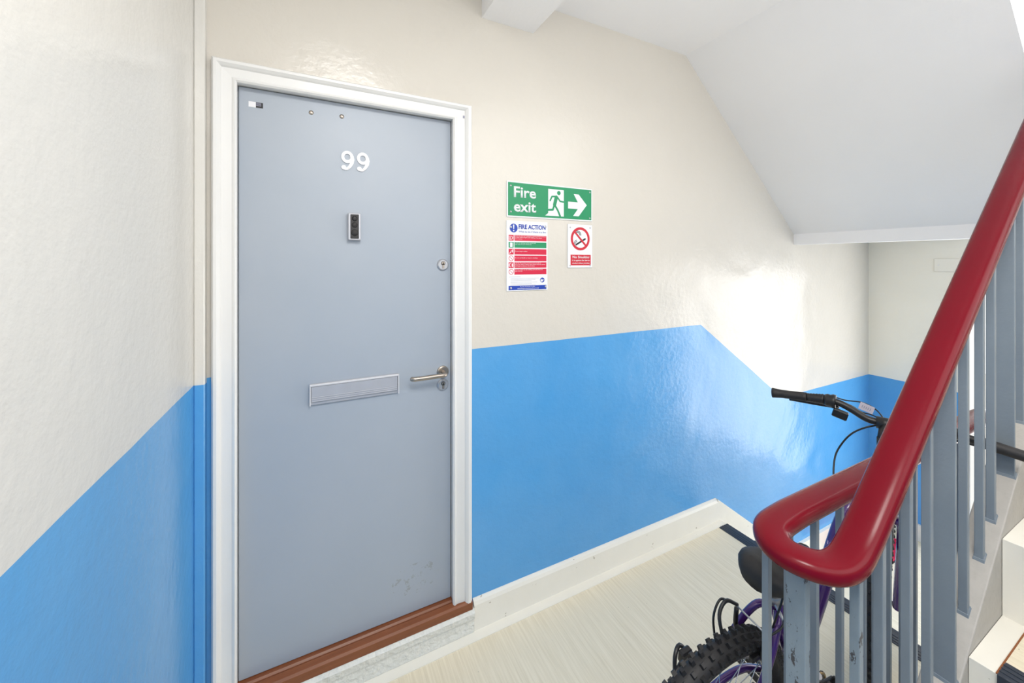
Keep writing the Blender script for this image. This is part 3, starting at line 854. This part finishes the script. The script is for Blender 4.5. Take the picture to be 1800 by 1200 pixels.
for s_ in (1, -1):
    ch.tube([(.0, -.046, RR+s_*.034), (BB.x, -.046, BB.z+s_*.080)], .0036, 6)
ch.tube(arc((BB.x, BB.z), .081, pi/2, -pi/2, 14, 'xz', -.046), .0036, 6)
ch.build('chain', M_brass, bike)
MB().lathe([(.012, -.050), (.03, -.048), (.040, -.040), (.046, -.034), (.012, -.032)], 28, M4.Translation((0, 0, RR))).build('cassette', M_brass, bike)
d_ = MB().box(-.010, .010, -.062, -.048, RR-.075, RR-.02, .003).box(-.004, .024, -.060, -.050, RR-.15, RR-.06, .003)
for z in (RR-.075, RR-.145): d_.lathe([(0, -.058), (.018, -.058), (.018, -.052), (0, -.052)], 16, M4.Translation((.012, 0, z)))
d_.build('derailleur', M_black, bike)
MB().tube([(.30, .045, .30), (.25, .10, .15), (.20, .155, .028)], .008, 10).build('kickstand', M_black, bike)
# bars (given in room coordinates, carried into the bicycle's own)
Cn = V((1.672, .590, 1.076)); Le = V((1.574, .890, 1.103)); Re = V((1.770, .290, 1.062))
def L_(s, z): p = Cn.lerp(Le, s); return Wl(p.x, p.y, z)
def R_(s, z): p = Cn.lerp(Re, s); return Wl(p.x, p.y, z)
bp = [L_(1.0, 1.103), L_(.62, 1.114), L_(.42, 1.117), L_(.30, 1.106), L_(.16, 1.082), L_(.08, 1.077), R_(0, 1.076), R_(.08, 1.076), R_(.16, 1.078), R_(.30, 1.092), R_(.42, 1.093), R_(.62, 1.083), R_(1.0, 1.062)]
hb = MB().tube(smooth_path(bp, 5), .0112, 14)
hbo = hb.build('handlebar', M_black, bike)
def grip(p0, p1):
    p0, p1 = V(p0), V(p1); pts = [p0.lerp(p1, i/10) for i in range(11)]
    return MB().tube(pts, [.0185, .0172, .0160, .0150, .0152, .0150, .0152, .0154, .0154, .0158, .0162], 14)
grip(L_(1.0, 1.103), L_(.66, 1.1125)).build('grip', M_dark, hbo)
grip(R_(1.0, 1.062), R_(.62, 1.083)).build('grip', M_dark, hbo)
def ribs(f, a, b_, za, zb2, r, n_):
    m_ = MB(); pts = []; rr = []
    for i in range(n_*2+1):
        u_ = i/(n_*2); s2 = a+(b_-a)*u_; pts.append(f(s2, za+(zb2-za)*u_)); rr.append(r*(1.0 if i % 2 else .90)*(.9+.25*u_))
    return m_.tube(pts, rr, 16)
ribs(L_, .66, .50, 1.1125, 1.117, .0165, 6).build('twist_shifter', M_black, hbo)
ribs(L_, .50, .40, 1.117, 1.116, .0225, 2).build('shifter_housing', M_black, hbo)
ribs(R_, .50, .40, 1.092, 1.093, .020, 2).build('shifter_housing', M_black, hbo)
fw = V((.60, .196, 0)).normalized()
for f, zz in ((L_, 1.112), (R_, 1.088)):
    a0 = MW @ f(.40, zz); a1 = MW @ f(.55, zz); a2 = MW @ f(.85, zz)
    pts = [Wl(*(a0+fw*.012+V((0, 0, -.012)))), Wl(*(a0+fw*.030+V((0, 0, -.022)))), Wl(*(a1+fw*.045+V((0, 0, -.030)))), Wl(*(a2+fw*.040+V((0, 0, -.032))))]
    MB().tube(smooth_path(pts, 4), .0050, 8).build('brake_lever', M_black, hbo)
# small black reflector box hanging under the bar
p = MW @ L_(.34, 1.10)
MB().box(-.010, .010, -.021, .021, -.038, -.010, .003, mat=M4.Translation(Wl(p.x-.004, p.y, p.z)) @ M4.Rotation(R(18), 4, 'Z') @ M4.Rotation(.1, 4, 'X')).build('bell_box', M_black, hbo)
# stem
sT = MW @ hA
stm = MB().tube([Wl(sT.x, sT.y, sT.z-.02), Wl(sT.x-.004, sT.y-.002, sT.z+.050)], .0165, 14).tube([Wl(sT.x-.003, sT.y, sT.z+.038), Wl(Cn.x, Cn.y, Cn.z)], .0150, 12)
a = MW @ L_(.07, 1.076); b_ = MW @ R_(.07, 1.076)
stm.tube([Wl(*a), Wl(*b_)], .0195, 14)
stm.build('stem', M_black, bike)
# cables
def wp(px, py, t):    # room point on a sight line, used only to measure where cables hang
    u_ = (px-900)/680; return (t*(.4472+.8944*u_), t*(.8944-.4472*u_), EYE-t*(py-460)/680)
def cab(name, pts, r=.0026):
    return MB().tube(smooth_path([Wl(*p) for p in pts], 8), r, 8).build(name, M_black, bike)
cab('brake_cable', [wp(1585, 752, 1.30), wp(1543, 747, 1.30), wp(1500, 760, 1.33), wp(1474, 788, 1.35), wp(1466, 815, 1.34), wp(1468, 850, 1.31), wp(1490, 900, 1.27), wp(1540, 935, 1.25)], .0028)
cab('gear_cable', [wp(1458, 694, 1.39), wp(1485, 703, 1.40), wp(1515, 707, 1.39), wp(1540, 720, 1.36), wp(1556, 740, 1.31), wp(1580, 775, 1.27), wp(1590, 830, 1.25)], .0024)
cab('brake_cable', [wp(1464, 700, 1.38), wp(1495, 712, 1.40), wp(1515, 724, 1.39), wp(1535, 730, 1.36), wp(1560, 745, 1.31)], .0022)
# paper tag wrapped on the cable
q0, q1 = V(Wl(*wp(1511, 711, 1.385))), V(Wl(*wp(1536, 722, 1.355)))
dr = (q1-q0).normalized(); upv = (V((0, 0, 1))-dr*dr.z).normalized(); nn = dr.cross(upv)
tg = MB()
vs = [tuple(q0+dr*a*(q1-q0).length+upv*(b2)+nn*c2) for a in (0, 1) for b2 in (-.014, .012) for c2 in (-.0008, .0008)]
tg.add(vs, [(0, 1, 3, 2), (4, 6, 7, 5), (0, 4, 5, 1), (2, 3, 7, 6), (0, 2, 6, 4), (1, 5, 7, 3)])
tgo = tg.build('cable_tag', plain('tag paper', (206, 200, 214), .6), bike, 'pale paper tag wrapped on the brake cable')
b = MB(); L0 = (q1-q0).length
for i in range(5):
    for c2 in (-.0012, .0008):
        f0 = .18+i*.14
        vs = [tuple(q0+dr*a*L0+upv*b2+nn*(c2+e)) for a in (f0, f0+.05) for b2 in (-.006, .004) for e in (0, .0004)]
        b.add(vs, [(0, 1, 3, 2), (4, 6, 7, 5), (0, 4, 5, 1), (2, 3, 7, 6), (0, 2, 6, 4), (1, 5, 7, 3)])
b.build('tag_print', M_greyink, tgo)

# ============================================================ MAT
t = thing('doormat', 'crimson mat on the half landing, glimpsed between the balusters', 'mat', (3.82, 1.41, LOW))
MB().box(-.33, .24, -.13, .17, .0, .014, .003).build('pile', M_mat, t)
MB().box(-.345, .255, -.138, .178, .0, .005, .001).build('backing', M_dark, t)
